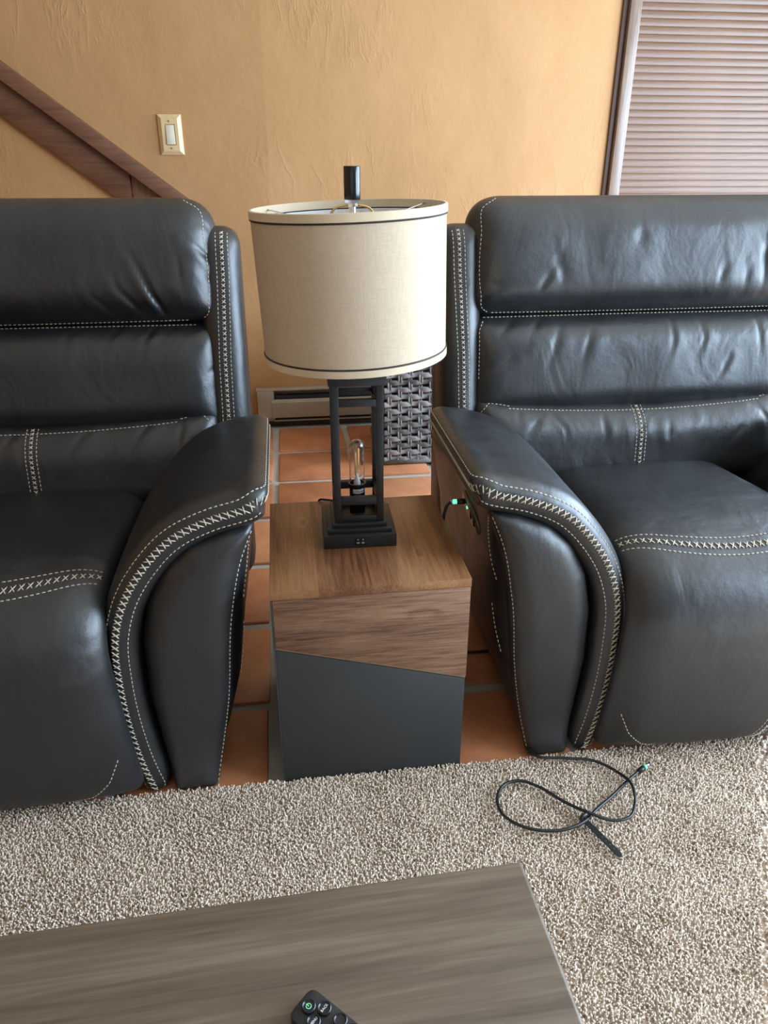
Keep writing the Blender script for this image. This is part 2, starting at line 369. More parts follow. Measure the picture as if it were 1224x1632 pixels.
def curve_frame(pts, n=400):
    C = smooth_path(pts, n); t = np.r_[0, np.cumsum(np.linalg.norm(np.diff(C, axis=0), axis=1))]; T = np.gradient(C, t, axis=0); T /= np.linalg.norm(T, axis=1)[:, None]
    def ev(s):
        x = np.interp(s, t, C[:, 0]); y = np.interp(s, t, C[:, 1]); tx = np.interp(s, t, T[:, 0]); ty = np.interp(s, t, T[:, 1])
        x = x+np.minimum(s, 0)*T[0, 0]+np.maximum(s-t[-1], 0)*T[-1, 0]; y = y+np.minimum(s, 0)*T[0, 1]+np.maximum(s-t[-1], 0)*T[-1, 1]
        l = np.hypot(tx, ty); return x, y, tx/l, ty/l
    return ev, t[-1]

# ------------------------------------------------------------------ the room
WY = 3.78
def structure(o): o['kind'] = 'structure'; return o
structure(box('floor', (-3.4, -2.8, -.06), (3.2, WY+.34, -.012), M['grout'], None, 0))
FL = bpy.data.objects['floor']
wb = empty('wall_back'); structure(wb)
# back wall with the window opening left free (X 1.62..3.0, Z .75..2.35)
AX, AL = -.035, .05
prism('wall_panel', [(AX, WY), (AX, WY+.14), (-3.4, WY+.34), (-3.4, WY+(-3.4-AX)*-AL)], 'z', -.06, 2.9, M['plaster'], wb, 0)
for lo, hi in (((AX, WY, -.06), (1.60, WY+.12, 2.9)), ((1.60, WY, -.06), (3.05, WY+.12, .72)), ((1.60, WY, 2.38), (3.05, WY+.12, 2.9)), ((3.05, WY, -.06), (3.3, WY+.12, 2.9))):
    box('wall_panel', lo, hi, M['plaster'], wb, 0)
structure(box('ceiling', (-3.4, -2.8, 2.9), (3.3, WY+.36, 3.0), M['paint'], None, 0))
structure(box('wall_left', (-3.5, -2.8, -.06), (-3.4, WY+.36, 2.9), M['plaster'], None, 0))
wr = empty('wall_right'); structure(wr)
for lo, hi in (((3.2, -2.8, -.06), (3.3, -.95, 2.9)), ((3.2, 3.25, -.06), (3.3, WY, 2.9)), ((3.2, -.95, 2.35), (3.3, 3.25, 2.9)), ((3.2, -.95, -.06), (3.3, 3.25, .32))):
    box('wall_panel', lo, hi, M['plaster'], wr, 0)
bb = empty('baseboard_back'); structure(bb)
box('baseboard_strip', (AX-.003, WY-.022, -.01), (1.60, WY, .045), M['base'], bb, .004)
prism('baseboard_strip', [(AX, WY-.0225), (AX, WY-.001), (-3.39, WY+3.355*AL-.001), (-3.39, WY+3.355*AL-.0225)], 'z', -.01, .045, M['base'], bb, .003)
# floor tiles, each its own piece
tile_meshes = []
def tile_mesh(i):
    bm = bmesh.new(); r = random.Random(i); hx, hy = .161+r.uniform(-.003, .003), .1635+r.uniform(-.003, .003)
    vs = [bm.verts.new((sx*(hx+r.uniform(-.004, .003)), sy*(hy+r.uniform(-.004, .003)), z)) for z in (-.012, 0) for sx, sy in ((-1, -1), (1, -1), (1, 1), (-1, 1))]
    for v in vs[4:]: v.co.z += r.uniform(-.0015, .0015)
    for f in ((3, 2, 1, 0), (4, 5, 6, 7), (0, 1, 5, 4), (1, 2, 6, 5), (2, 3, 7, 6), (3, 0, 4, 7)): bm.faces.new([vs[k] for k in f])
    bmesh.ops.bevel(bm, geom=[e for e in bm.edges if e.verts[0].co.z > -.006 or e.verts[1].co.z > -.006], offset=.006, segments=2, affect='EDGES', profile=.5)
    me = bpy.data.meshes.new('tile'); bm.to_mesh(me); bm.free(); me.shade_smooth(); me.set_sharp_from_angle(angle=.7); me.materials.append(M['tile']); return me
tile_meshes = [tile_mesh(i) for i in range(6)]
for iy in range(-1, 7):
    for ix in range(-6, 8):
        o = link('tile', random.choice(tile_meshes), None, FL)
        o.location = (-.0787+.352*(ix+.5)+random.uniform(-.003, .003), 1.52+.366*(iy-.5)+random.uniform(-.003, .003), random.uniform(-.001, .0))
        o.rotation_euler = (0, 0, random.uniform(-.008, .008)+random.choice((0, math.pi)))
# carpet: slab plus tufts
def carpet():
    vs = []; fs = []
    y1 = 1.2345
    for x, y, z in ((-3.4, -2.8, 0.), (3.2, -2.8, 0.), (3.2, y1, 0.), (-3.4, y1, 0.)): vs += [(x, y, -.011), (x, y, .008)]
    fs = [(1, 3, 5, 7), (0, 2, 3, 1), (2, 4, 5, 3), (4, 6, 7, 5), (6, 0, 1, 7)]
    def grid(sp, x0, x1, ya, yb):
        X, Y = np.meshgrid(np.arange(x0, x1, sp), np.arange(ya, yb, sp)); return np.stack([X.ravel(), Y.ravel()], 1)+RNG.uniform(-.5, .5, (X.size, 2))*sp
    fine = lambda P: (P[:, 0] > -.92) & (P[:, 0] < 1.08) & (P[:, 1] > .56) & ~((P[:, 0] < .16) & (P[:, 1] < .74)) & (P[:, 0] < .30+.62*P[:, 1])
    A = grid(.0043, -.92, 1.08, .56, y1+.001); A = A[fine(A)]; B = grid(.0085, -1.25, 1.5, .05, y1); B = B[~fine(B)]
    P = np.concatenate([A, B]); n = len(P); k_ = np.r_[np.ones(len(A)), np.full(len(B), 1.9)]
    ang = RNG.uniform(0, 6.28, n); r = RNG.uniform(.0019, .0031, n)*k_
    sw = np.stack([np.sin(P[:, 1]*23+P[:, 0]*9)+np.sin(P[:, 0]*31), np.cos(P[:, 0]*19)+np.sin(P[:, 1]*27+P[:, 0]*5)], 1)*.0008
    lean = RNG.normal(0, .0024, (n, 2))+sw; hgt = RNG.uniform(.009, .0135, n)+.0012*np.sin(P[:, 0]*60+np.sin(P[:, 1]*47)*2)
    V = np.zeros((n, 7, 3))
    for k in range(3):
        a = ang+k*2.094; c = np.stack([np.cos(a), np.sin(a)], 1)
        V[:, k, :2] = P+c*r[:, None]*.9; V[:, k, 2] = .007
        V[:, 3+k, :2] = P+lean+np.stack([np.cos(a+.8), np.sin(a+.8)], 1)*r[:, None]*.85; V[:, 3+k, 2] = .007+hgt*.85
    V[:, 6, :2] = P+lean*1.15; V[:, 6, 2] = .007+hgt
    T = []
    for k in range(3): j = (k+1) % 3; T += [(k, j, 3+j), (k, 3+j, 3+k), (3+k, 3+j, 6)]
    T = np.array(T); F = (np.arange(n)[:, None, None]*7+T[None]).reshape(-1, 3)+8
    me = bpy.data.meshes.new('carpet'); me.from_pydata(vs+V.reshape(-1, 3).tolist(), [], fs+F.tolist()); me.shade_smooth()
    at = me.attributes.new('tint', 'FLOAT', 'POINT'); col = np.repeat(np.clip(RNG.normal(.5, .2, n), 0, 1), 7)
    at.data.foreach_set('value', np.concatenate([np.full(8, .3), col]).astype(np.float32))
    o = link('carpet', me, M['pile']); return tag(o, 'beige cut pile carpet covering the floor in front of the recliners', 'carpet', kind='stuff')
carpet()

# stair stringer against the back wall
st = empty('stair_stringer', (-.40, WY+(.40+AX)*AL, 0), -math.atan(AL), 'dark brown sloping stair beam on the ochre wall at upper left', 'stair beam')
sl = (1.636-1.096)/(-1.128+.408)
def sx(x): return x+.40
def ln(x, x0, z0, k): return z0+k*(x-x0)
k1 = sl; k2 = (1.569-1.107)/(-1.142+.523); k3 = (1.431-1.114)/(-1.172+.748)
prism('cap_rail', [(sx(-2.4), ln(-2.4, -.408, 1.096, k1)), (sx(-.345), ln(-.345, -.408, 1.096, k1)), (sx(-.345), ln(-.345, -.523, 1.107, k2)), (sx(-2.4), ln(-2.4, -.523, 1.107, k2))], 'y', -.06, -.001, M['stain'], st, .003)
prism('beam', [(sx(-2.4), ln(-2.4, -.523, 1.107, k2)-.001), (sx(-.660), ln(-.660, -.523, 1.107, k2)-.001), (sx(-.672), 1.04), (sx(-.70), ln(-.70, -.748, 1.114, k3)), (sx(-2.4), ln(-2.4, -.748, 1.114, k3))], 'y', -.022, -.001, M['stain'], st, .002)
prism('post', [(sx(-.655), ln(-.655, -.523, 1.107, k2)-.002), (sx(-.42), ln(-.42, -.523, 1.107, k2)-.002), (sx(-.42), .3), (sx(-.668), .3)], 'y', -.014, -.001, M['post'], st, .001)

# light switch
sw = empty('light_switch', (-.461, WY+(.461+AX)*AL, 1.362), -math.atan(AL), 'maple switch plate with ivory rocker on the ochre wall', 'switch')
bm = bmesh.new(); w, h = .0515, .081
a = [bm.verts.new((x*w, 0, z*h)) for x, z in ((-1, -1), (1, -1), (1, 1), (-1, 1))]; b = [bm.verts.new((x*w, -.006, z*h)) for x, z in ((-1, -1), (1, -1), (1, 1), (-1, 1))]
c = [bm.verts.new((x*(w-.016), -.016, z*(h-.016))) for x, z in ((-1, -1), (1, -1), (1, 1), (-1, 1))]; d = [bm.verts.new((x*.0225, -.016, z*.042)) for x, z in ((-1, -1), (1, -1), (1, 1), (-1, 1))]
e = [bm.verts.new((x*.0205, -.010, z*.040)) for x, z in ((-1, -1), (1, -1), (1, 1), (-1, 1))]
for p, q in ((a, b), (b, c), (c, d), (d, e)):
    for i in range(4): bm.faces.new((p[i], p[(i+1) % 4], q[(i+1) % 4], q[i]))
bm.faces.new(e); bmesh.ops.recalc_face_normals(bm, faces=bm.faces); bm_obj('plate', bm, M['maple'], sw, 20)
prism('rocker', [(-.010, .039), (-.016, .039), (-.021, -.039), (-.010, -.039)], 'x', -.0185, .0185, M['ivory'], sw, .0012)
for z in (.054, -.054):
    s_ = lathe('screw', [(.0001, .003), (.003, .0028), (.0042, .001), (.0042, -.001)], M['brass'], sw, 12); s_.rotation_euler = (math.pi/2, 0, 0); s_.location = (0, -.016, z)

# baseboard heater
ht = empty('baseboard_heater', (-.165, WY, 0), 0, 'beige enamel baseboard heater low on the back wall behind the lamp', 'heater')
prism('end_cap', [(-.001, .03), (-.050, .03), (-.062, .045), (-.066, .06), (-.060, .15), (-.055, .192), (-.001, .192)], 'x', 0, .085, M['heater'], ht, .002)
box('back_plate', (.08, -.012, .03), (1.75, -.001, .19), M['heater'], ht, .001)
box('hood', (-.004, -.055, .190), (1.76, -.001, .197), M['heater'], ht, .002)
prism('front_cover', [(-.058, .05), (-.069, .052), (-.069, .132), (-.058, .146), (-.052, .146), (-.063, .128), (-.063, .056), (-.058, .055)], 'x', .072, 1.75, M['heater'], ht, .0008)
prism('lower_lip', [(-.010, .028), (-.060, .030), (-.060, .036), (-.010, .034)], 'x', .08, 1.75, M['heater'], ht, .0008)
box('fin_core', (.09, -.048, .06), (1.74, -.014, .165), M['void'], ht, .001)

# window with closed blind
wn = empty('window_1', (1.62, WY, 0)); structure(wn)
box('window_frame', (-.02, -.035, .70), (.034, .10, 2.42), M['winwood'], wn, .005)
box('window_frame', (1.39, -.035, .70), (1.44, .10, 2.42), M['winwood'], wn, .005)
box('window_frame', (.034, -.035, .70), (1.39, .10, .75), M['winwood'], wn, .005)
box('window_frame', (.034, -.035, 2.36), (1.39, .10, 2.42), M['winwood'], wn, .005)
box('painted_shadow_strip', (-.045, -.012, .70), (-.02, .0, 2.42), M['base'], wn, .002)  # solid dark strip standing in for the shadow line left of the frame
box('pane', (.03, .075, .74), (1.40, .081, 2.37), M['glass'], wn, .0)
bl = empty('window_blind', (1.656, WY-.005, 0), 0, 'closed brown horizontal slat blind in the window at upper right', 'blind')
bm = bmesh.new(); pr_ = []
for t in np.linspace(0, 1, 5): pr_.append((-.002-.004*math.sin(math.pi*t)-.005*(1-t), (t-.5)*.0322))
L0, L1 = .001, 1.352
va = [[bm.verts.new((x, y+dy, z)) for y, z in pr_] for x, dy in ((L0, 0), (L1, 0), (L1, .0022), (L0, .0022))]
for k in range(4):
    q = va[k]; r = va[(k+1) % 4]
    for i in range(4): bm.faces.new((q[i], r[i], r[i+1], q[i+1]))
bm.faces.new([v[0] for v in va]); bm.faces.new([v[-1] for v in va][::-1]); bmesh.ops.recalc_face_normals(bm, faces=bm.faces)
s0 = bm_obj('slat', bm, M['slat'], bl, 30); s0.location = (0, 0, .765)
for i in range(1, 52):
    s_ = s0.copy(); COL.objects.link(s_); s_.location = (0, random.uniform(-.0004, .0004), .765+.0303*i); s_.rotation_euler = (random.uniform(-.03, .03), 0, 0)
# window of the right wall (source of the daylight)
w2 = empty('window_2', (3.2, .9, 0)); structure(w2)
for y in (-1.85, -.45, .95, 2.30): box('window_frame', (-.02, y, .32), (.06, y+.05, 2.35), M['winwood'], w2, .004)
for z in (.32, 2.30): box('window_frame', (-.02, -1.8, z), (.06, 2.30, z+.05), M['winwood'], w2, .004)

# ------------------------------------------------------------------ recliner
YB = [(.600, .36), (.618, .46), (.640, .62), (.668, .80), (.688, .90), (.712, 1.03), (.735, 1.15), (.752, 1.26)]   # (y, z) base line of the back
_yb = np.array(YB)
def back_map(lean=0):
    def f(a, b, h):
        y = np.interp(b, _yb[:, 1], _yb[:, 0]); dy = np.interp(b+.01, _yb[:, 1], _yb[:, 0])-np.interp(b-.01, _yb[:, 1], _yb[:, 0])
        s = dy/.02; l = np.sqrt(1+s*s)
        return np.stack([a, y-h/l+lean*(np.abs(a)/.45)**2*-.012, b+h*s/l*.6], 1)
    return f
J = [(.579, .677), (.566, .682), (.540, .671), (.472, .652), (.399, .617), (.342, .560), (.298, .492), (.270, .410), (.262, .300), (.267, .175), (.280, .080), (.297, .006)]
BODY_O = np.array([(.425, .03), (.452, .12), (.474, .222), (.497, .434), (.525, .554), (.547, .635)])
def side_bulge(z): return .018*np.clip(np.sin(math.pi*(np.asarray(z)-.03)/.60), 0, 1)
def body_o(z): return np.interp(z, BODY_O[:, 1], BODY_O[:, 0])+side_bulge(z)
def recliner(name, cx, label, cr, side_panel):
    root = empty(name, (cx, 1.25, 0), 0, label, 'recliner'); L = M['leather']; th = Thread()
    # back cushions (the left one was pulled a little wider by use)
    dw = .020 if cx < 0 else .004
    def outl(x0, zt, zb, rt, rb, sag=0):
        o = round_poly([(-x0, zb), (x0, zb), (x0, zt), (-x0, zt)], [rb, rb, rt, rt], .0065)
        if sag: o[:, 1] += sag*(o[:, 0]/x0)**2*np.clip((o[:, 1]-(zb+zt)/2)/.05, 0, 1)
        return o
    mid = Pillow(outl(.452+dw, .888, .622, .05, .02), [(-.36, .745), (.36, .745)], back_map(), .058, .075, 2.0, .022, cr['mid'], (.0016, 24, 6), seed=cx*10 % 7 > 3)
    mid.build('middle_cushion', L, root, 34)
    head = Pillow(outl(.458+dw, 1.172, .884, .095, .05, .0), [(-.33, 1.03), (.33, 1.03)], back_map(), .072, .085, 2.0, .026, cr['head'], (.0016, 22, 6), Hb=.10, rb=.10, seed=2)
    head.build('headrest', L, root, 40)
    lum = Pillow(outl(.450+dw*.6, .668, .405, .05, .05, .026), [(-.35, .525), (.35, .525)], back_map(), .085, .10, 2.0, .028, cr['lum'], (.0022, 22, 7), seed=3)
    lum.build('lumbar_cushion', L, root, 34)
    # stitches on the cushions
    def rowrun(pl, pts, off=.0004, back=False): return pl.pos(resample(np.array(pts), .004), off, back)
    for s in (-1, 1):
        th.run(rowrun(head, smooth_path([(s*(.385+dw), 1.165), (s*(.423+dw), 1.14), (s*(.430+dw), 1.08), (s*(.430+dw), .94), (s*(.424+dw), .905), (s*(.405+dw), .893)], 80)))
        th.run(rowrun(mid, [(s*(.418+dw), .872), (s*(.429+dw), .85), (s*(.430+dw), .72)]))
        th.run(rowrun(lum, [(s*(.428+dw*.6), .53), (s*(.432+dw*.6), .60), (s*(.428+dw*.6), .645), (s*.41, .668), (s*.38, .664), (s*.35, .658)]))
    th.run(rowrun(head, [(-.40, .892), (-.2, .8905), (0, .890), (.2, .8905), (.40, .892)])); th.run(rowrun(mid, [(-.42, .880), (0, .8815), (.42, .880)]))
    xs = np.linspace(-.36, .36, 60); th.run(rowrun(lum, np.stack([xs, .638+.026*(xs/.45)**2], 1)))
    for dx in (-.013, .013): th.run(rowrun(lum, [(dx, .648), (dx, .44)]))
    th.cross(rowrun(lum, [(-.005, .648), (-.005, .44)], .0012), rowrun(lum, [(.005, .648), (.005, .44)], .0012), .0125)
    # seat and front panel: one padded piece over the front edge
    sp, sS = curve_frame([(.64, .452), (.50, .462), (.36, .472), (.22, .482), (.12, .486), (.055, .476), (.012, .445), (-.008, .40), (-.016, .32), (-.014, .20), (-.004, .09), (.004, .028)])
    def fs(a, b, h):
        y, z, ty, tz = sp(b); bow = 1-np.clip(np.abs(a)/.27, 0, 1)**2; fr = np.clip((b-.42)/.15, 0, 1)
        return np.stack([a, y+tz*h*-1*-1-.018*bow*fr, z-ty*h-.012*bow*fr*np.clip((sS-b)/.2, 0, 1)], 1)
    so = round_poly([(-.256, 0), (.256, 0), (.256, .70), (.278, sS), (-.278, sS), (-.256, .70)], [.02, .02, .2, .025, .025, .2], .009)
    seat = Pillow(so, [(0, .27), (0, sS-.27)], fs, .042, .085, 2.0, .010, cr['seat'], (.0009, 14, 10), seed=4)
    seat.build('seat_cushion', L, root, 34)
    w0 = .553; xs = np.linspace(-.247, .247, 50); wv = w0+.030*(1-(xs/.27)**2)
    for dw in (-.016, .016): th.run(rowrun(seat, np.stack([xs, wv+dw], 1)))
    th.cross(rowrun(seat, np.stack([xs, wv-.006], 1), .0012), rowrun(seat, np.stack([xs, wv+.006], 1), .0012))
    for s in (-1, 1):
        th.run(rowrun(seat, [(s*.244, sS-.125), (s*.222, sS-.075), (s*.18, sS-.03), (s*.125, sS-.004)]))
    fx = 1 if cx > 0 else -1
    for dx in (-.012, .012): th.run(rowrun(seat, [(fx*(.116+dx), sS-.13), (fx*(.096+dx), sS-.05), (fx*(.086+dx), sS-.004)]))
    th.cross(rowrun(seat, [(fx*.111, sS-.13), (fx*.091, sS-.05), (fx*.081, sS-.004)], .001), rowrun(seat, [(fx*.121, sS-.13), (fx*.101, sS-.05), (fx*.091, sS-.004)], .001))
    # arms
    je = 0 if cx < 0 else .012
    Jev, JS = curve_frame([(J[0][0]+je, J[0][1]), (J[1][0]+je, J[1][1]), (J[2][0]+je*.5, J[2][1])]+J[3:])
    for s in (-1, 1):
        def fp(a, b, h, s=s):
            o, z, to, tz = Jev(a); return np.stack([s*(o+tz*h), b*1.0, z-to*h], 1)
        # outline (run along J, depth); depth shrinks where the pad turns down beside the seat
        po = round_poly([(0, 0), (JS, 0), (JS, .52), (0, .52)], [.045, .01, .03, .085], .0085)
        shrink = 1-.30*np.clip((po[:, 0]-.16)/.22, 0, 1)**1.0; po[:, 1] *= shrink
        pad = Pillow(po, [(.16, .20), (JS-.12, .17)], fp, .031, .045, 2.0, .004, cr['pad'] if s*cx < 0 else (), (.0007, 20, 20), Hb=.042, rb=.036, seed=5)
        pad.build('arm_pad', L, root, 24)
        # seam round the front rim and outer edge: outline points from the outer rear corner to the floor
        c0 = np.array(pad.o); dd = []
        path = np.array([(.0, .46), (.0, .046), (.0035, .024), (.013, .0105), (.024, .003), (.05, .0), (JS-.004, .0)])
        cen = resample(np.array([(.15, .25)]*1+[(.15, .25)]), .01) if False else None
        P = resample(path, .004); T = np.gradient(P, axis=0); T /= np.linalg.norm(T, axis=1)[:, None]; Nn = np.stack([-T[:, 1], T[:, 0]], 1)
        ins = lambda d: P+Nn*d
        th.run(pad.pos(ins(.0095), .0004)); th.run(pad.pos(ins(.0055), .0004, True))
        A = pad.pos(ins(.0016), .0003); B = pad.pos(ins(.0006), .0003, True)
        out = (A+B)/2-(pad.pos(ins(.012))+pad.pos(ins(.012), back=True))/2; out *= .0016/(np.linalg.norm(out, axis=1)[:, None]+1e-9); th.cross(A+out, B+out, .0150)
        # arm body
        prof = [(.425, .03)]+[tuple(q) for q in BODY_O[1:]]+[(.52, .640), (.44, .615), (.38, .575), (.335, .50), (.312, .40), (.306, .25), (.322, .03)]
        prof = resample(np.array(prof+[prof[0]]), .02)[:-1]; n = len(prof); ys = [.045, .05, .07, .12, .2, .3, .4, .5, .6, .68, .70]; vs = []; fc = []
        for j, y in enumerate(ys):
            c = prof.mean(0); k = {0: .955, 1: .985, len(ys)-1: .95}.get(j, 1)
            for (o, z), (o0, z0_) in zip(c+(prof-c)*k, prof):
                if o0 > np.interp(z0_, BODY_O[:, 1], BODY_O[:, 0])-.004 and y >= .07: o += side_bulge(z)*(1 if y > .10 else .7)
                vs.append((s*o, y, z*(1-.10*min(1, max(0, (y-.40)/.12)))))
        for j in range(len(ys)-1):
            for i in range(n):
                q = (j*n+i, j*n+(i+1) % n, (j+1)*n+(i+1) % n, (j+1)*n+i); fc.append(q if s < 0 else q[::-1])
        e0, e1 = tuple(range(n)), tuple((len(ys)-1)*n+i for i in range(n)); fc += [e0[::-1] if s < 0 else e0, e1 if s < 0 else e1[::-1]]
        mesh('arm_body', vs, fc, L, root)
        # padded front panel of the arm
        fo = round_poly([(.430, .004), (.474, .222), (.499, .434), (.527, .556), (.556, .628), (.50, .625), (.425, .598), (.372, .552), (.333, .475), (.312, .38), (.308, .25), (.318, .12), (.335, .004)], [.012, .2, .2, .1, .015, .04, .06, .06, .06, .1, .1, .1, .012], .007)
        def ff(a, b, h, s=s): return np.stack([s*a, .047-h-.034*np.clip((.12-b)/.12, 0, 1)**2, b], 1)
        fpn = Pillow(fo, [(.385, .08), (.40, .25), (.415, .42), (.455, .54)], ff, .038, .050, 2.2, .012, (), (.0006, 16, 9), seed=6)
        fpn.build('arm_front_panel', L, root, 18)
        q = np.array([(.428, .008), (.4685, .222), (.4935, .434), (.5215, .556), (.546, .616)]); th.run(fpn.pos(resample(smooth_path(q, 60), .004), .0004))
        # side seams
        def side(pts):
            P = resample(smooth_path(pts, 60), .004); return np.stack([s*(body_o(P[:, 1])+.0012), P[:, 0], P[:, 1]], 1)
        th.run(side([(.050, .625), (.085, .57), (.098, .52), (.092, .475), (.055, .44)])); th.run(side([(.11, .36), (.085, .30), (.05, .265)]))
        # side wing of the back
        def fw(a, b, h, s=s):
            y = np.interp(b, _yb[:, 1], _yb[:, 0]); return np.stack([s*(a), y-.012-h, b], 1)
        wo = round_poly([(.425, .57), (.532, .57), (.532, 1.108), (.425, 1.108)], [.01, .02, .055, .01], .008)
        wp = Pillow(wo, [(.470, .63), (.470, 1.05)], fw, .05, .048, 2.0, 0, (), (0, 0, 0), Hb=.14, rb=.03, seed=7)
        wp.build('back_wing', L, root, 16)
        xa = np.array([(.474, .60), (.478, .80), (.488, 1.00), (.490, 1.10)])
        for dx in (-.014, .014): th.run(wp.pos(resample(xa+[dx, 0], .004), .0004))
        th.cross(wp.pos(resample(xa-[.005, 0], .004), .0012), wp.pos(resample(xa+[.005, 0], .004), .0012), .0125)
    th.build(root)
    # hidden shell and base
    bm = bmesh.new(); bm_box(bm, (-.50, .72, .10), (.50, .90, 1.10), .05, 4, Matrix.Rotation(-.09, 3, 'X'), (0, .8, .1)); bm_obj('back_shell', bm, L, root)
    box('base_frame', (-.41, .06, .045), (.41, .84, .30), M['dark'], root, .01)
    for x in (-.34, .34):
        for y in (.12, .76): lathe('foot', [(.001, 0), (.025, 0), (.025, .046), (.001, .046)], M['dark'], root, 16, (x, y, 0))
    if side_panel:
        s = -1; z0, y0 = .515, .262
        pl = empty_part('control_panel', root); tilt = math.atan2(.027, .131)
        def onside(y, z, off): return (s*(body_o(z)+off), y, z)
        cy, cz = y0, z0; sl_ = (np.interp(cz+.02, BODY_O[:, 1], BODY_O[:, 0])-np.interp(cz-.02, BODY_O[:, 1], BODY_O[:, 0]))/.04
        N = 40; vs = []; fc = []
        for k, (sc, off) in enumerate(((1, -.002), (1, .003), (.9, .0055), (.001, .0055))):
            for i in range(N):
                w = 2*math.pi*i/N; u = .072*sc*math.copysign(abs(math.cos(w))**.7, math.cos(w)); v = .027*sc*math.copysign(abs(math.sin(w))**.7, math.sin(w))
                yy = u*math.cos(tilt)-v*math.sin(tilt)+cy; zz = u*math.sin(tilt)+v*math.cos(tilt)+cz; vs.append(onside(yy, zz, off))
        for k in range(3):
            for i in range(N): fc.append((k*N+i, k*N+(i+1) % N, (k+1)*N+(i+1) % N, (k+1)*N+i))
        me = bpy.data.meshes.new('control_panel'); me.from_pydata(vs, [], fc); me.shade_smooth(); me.materials.append(M['olive']); pl.data.clear_geometry() if False else None
        bpy.data.objects.remove(pl); pl = link('control_panel', me, None, root); pl['label'] = 'bronze power control panel with buttons'
        for t, mt, nm in ((-.040, M['gloss_black'], 'button'), (-.012, M['gloss_black'], 'button'), (.016, M['green'], 'indicator_light')):
            yy = cy+t*math.cos(tilt); zz = cz+t*math.sin(tilt)
            b = lathe(nm, [(.0001, .0012), (.009 if nm == 'button' else .003, .0012), (.011 if nm == 'button' else .0036, .0004), (.011 if nm == 'button' else .0036, -.002)], mt, pl, 20)
            b.location = onside(yy, zz, .006); b.rotation_euler = (0, -math.pi/2, 0)
    return root
def empty_part(name, parent):
    o = bpy.data.objects.new(name, None); COL.objects.link(o); o.parent = parent; return o

CR_L = dict(head=[
 ([(0.273,1.067),(0.299,1.008),(0.319,0.962),(0.344,0.912)],0.018,0.0085), ([(0.232,1.024),(0.244,0.974),(0.288,0.918)],0.010,0.009),
 ([(0.379,1.076),(0.390,1.026),(0.388,0.981)],0.005,0.012), ([(0.414,1.075),(0.441,1.050),(0.467,1.025)],0.012,0.008), ([(0.440,1.010),(0.464,0.980)],0.006,0.007),
 ([(0.174,1.005),(0.186,0.955),(0.223,0.915)],0.005,0.009), ([(0.439,1.125),(0.466,1.094)],0.004,0.008), ([(0.064,0.973),(0.065,0.922)],0.003,0.012)],
 mid=[([(0.191,0.827),(0.207,0.858),(0.245,0.889)],0.006,0.008), ([(0.278,0.807),(0.292,0.851),(0.320,0.885)],0.007,0.008), ([(0.091,0.875),(0.106,0.885)],0.004,0.006),
 ([(0.426,0.757),(0.453,0.782)],0.004,0.007), ([(0.087,0.808),(0.107,0.861),(0.127,0.877)],0.003,0.01), ([(0.342,0.871),(0.365,0.883)],0.004,0.007)],
 lum=[([(0.232,0.585),(0.244,0.615),(0.282,0.650)],0.006,0.009), ([(0.334,0.57),(0.349,0.60),(0.361,0.64)],0.008,0.01), ([(0.081,0.577),(0.098,0.611),(0.131,0.638)],0.005,0.01),
 ([(-0.075,0.578),(-0.055,0.623),(-0.042,0.640)],0.004,0.01)], seat=[([(.255,.70),(.215,.715),(.19,.72)],.004,.008), ([(.25,.67),(.21,.67)],.004,.008)],
 pad=[])
CR_R = dict(head=[
 ([(-0.324,0.907),(-0.293,0.938),(-0.268,0.979)],0.006,0.012), ([(-0.241,0.930),(-0.230,0.971),(-0.242,1.019)],0.004,0.02), ([(-0.430,0.899),(-0.356,0.900),(-0.328,0.915)],0.004,0.012),
 ([(0.197,0.913),(0.195,0.963),(0.203,0.997)],0.004,0.014), ([(0.273,0.911),(0.266,0.961),(0.267,0.989)],0.004,0.012), ([(0.319,0.917),(0.316,0.982),(0.313,1.044)],0.012,0.012),
 ([(-0.031,1.035),(-0.026,1.075)],0.003,0.02), ([(-0.434,0.968),(-0.397,0.961)],0.003,0.015)],
 mid=[([(0.075,0.766),(0.087,0.811),(0.086,0.863)],0.007,0.008), ([(0.152,0.763),(0.174,0.816),(0.170,0.861)],0.006,0.009), ([(0.345,0.741),(0.332,0.819),(0.329,0.864)],0.005,0.009),
 ([(0.205,0.699),(0.232,0.730),(0.249,0.768)],0.005,0.009), ([(-0.414,0.811),(-0.358,0.860),(-0.330,0.884)],0.005,0.012), ([(-0.324,0.808),(-0.290,0.851),(-0.262,0.879)],0.005,0.014),
 ([(-0.264,0.732),(-0.245,0.784),(-0.222,0.857)],0.005,0.014), ([(-0.169,0.720),(-0.159,0.773),(-0.137,0.847)],0.004,0.014), ([(-0.418,0.745),(-0.352,0.780)],0.004,0.012)],
 lum=[([(-0.093,0.540),(-0.076,0.506),(-0.031,0.471)],0.005,0.008), ([(-0.200,0.545),(-0.210,0.601),(-0.250,0.645)],0.005,0.008), ([(-0.314,0.598),(-0.285,0.620)],0.006,0.009),
 ([(-0.114,0.549),(-0.098,0.580),(-0.100,0.627)],0.005,0.01), ([(-0.036,0.561),(0.007,0.599)],0.004,0.008), ([(0.247,0.531),(0.285,0.587)],0.004,0.01), ([(0.083,0.620),(0.079,0.572)],0.005,0.009),
 ([(-0.338,0.615),(-0.333,0.645)],0.004,0.009), ([(0.329,0.649),(0.363,0.608)],0.006,0.012), ([(0.148,0.617),(0.149,0.646)],0.003,0.012)],
 seat=[([(.02,.25),(.10,.36),(.16,.44)],.002,.02), ([(.12,.22),(.19,.32)],.002,.02)], pad=[])
recliner('recliner', -.632, 'black leather recliner at the left of the wooden cube table', CR_L, False)
recliner('recliner', .93, 'black leather recliner at the right of the cube table with charging panel', CR_R, True)

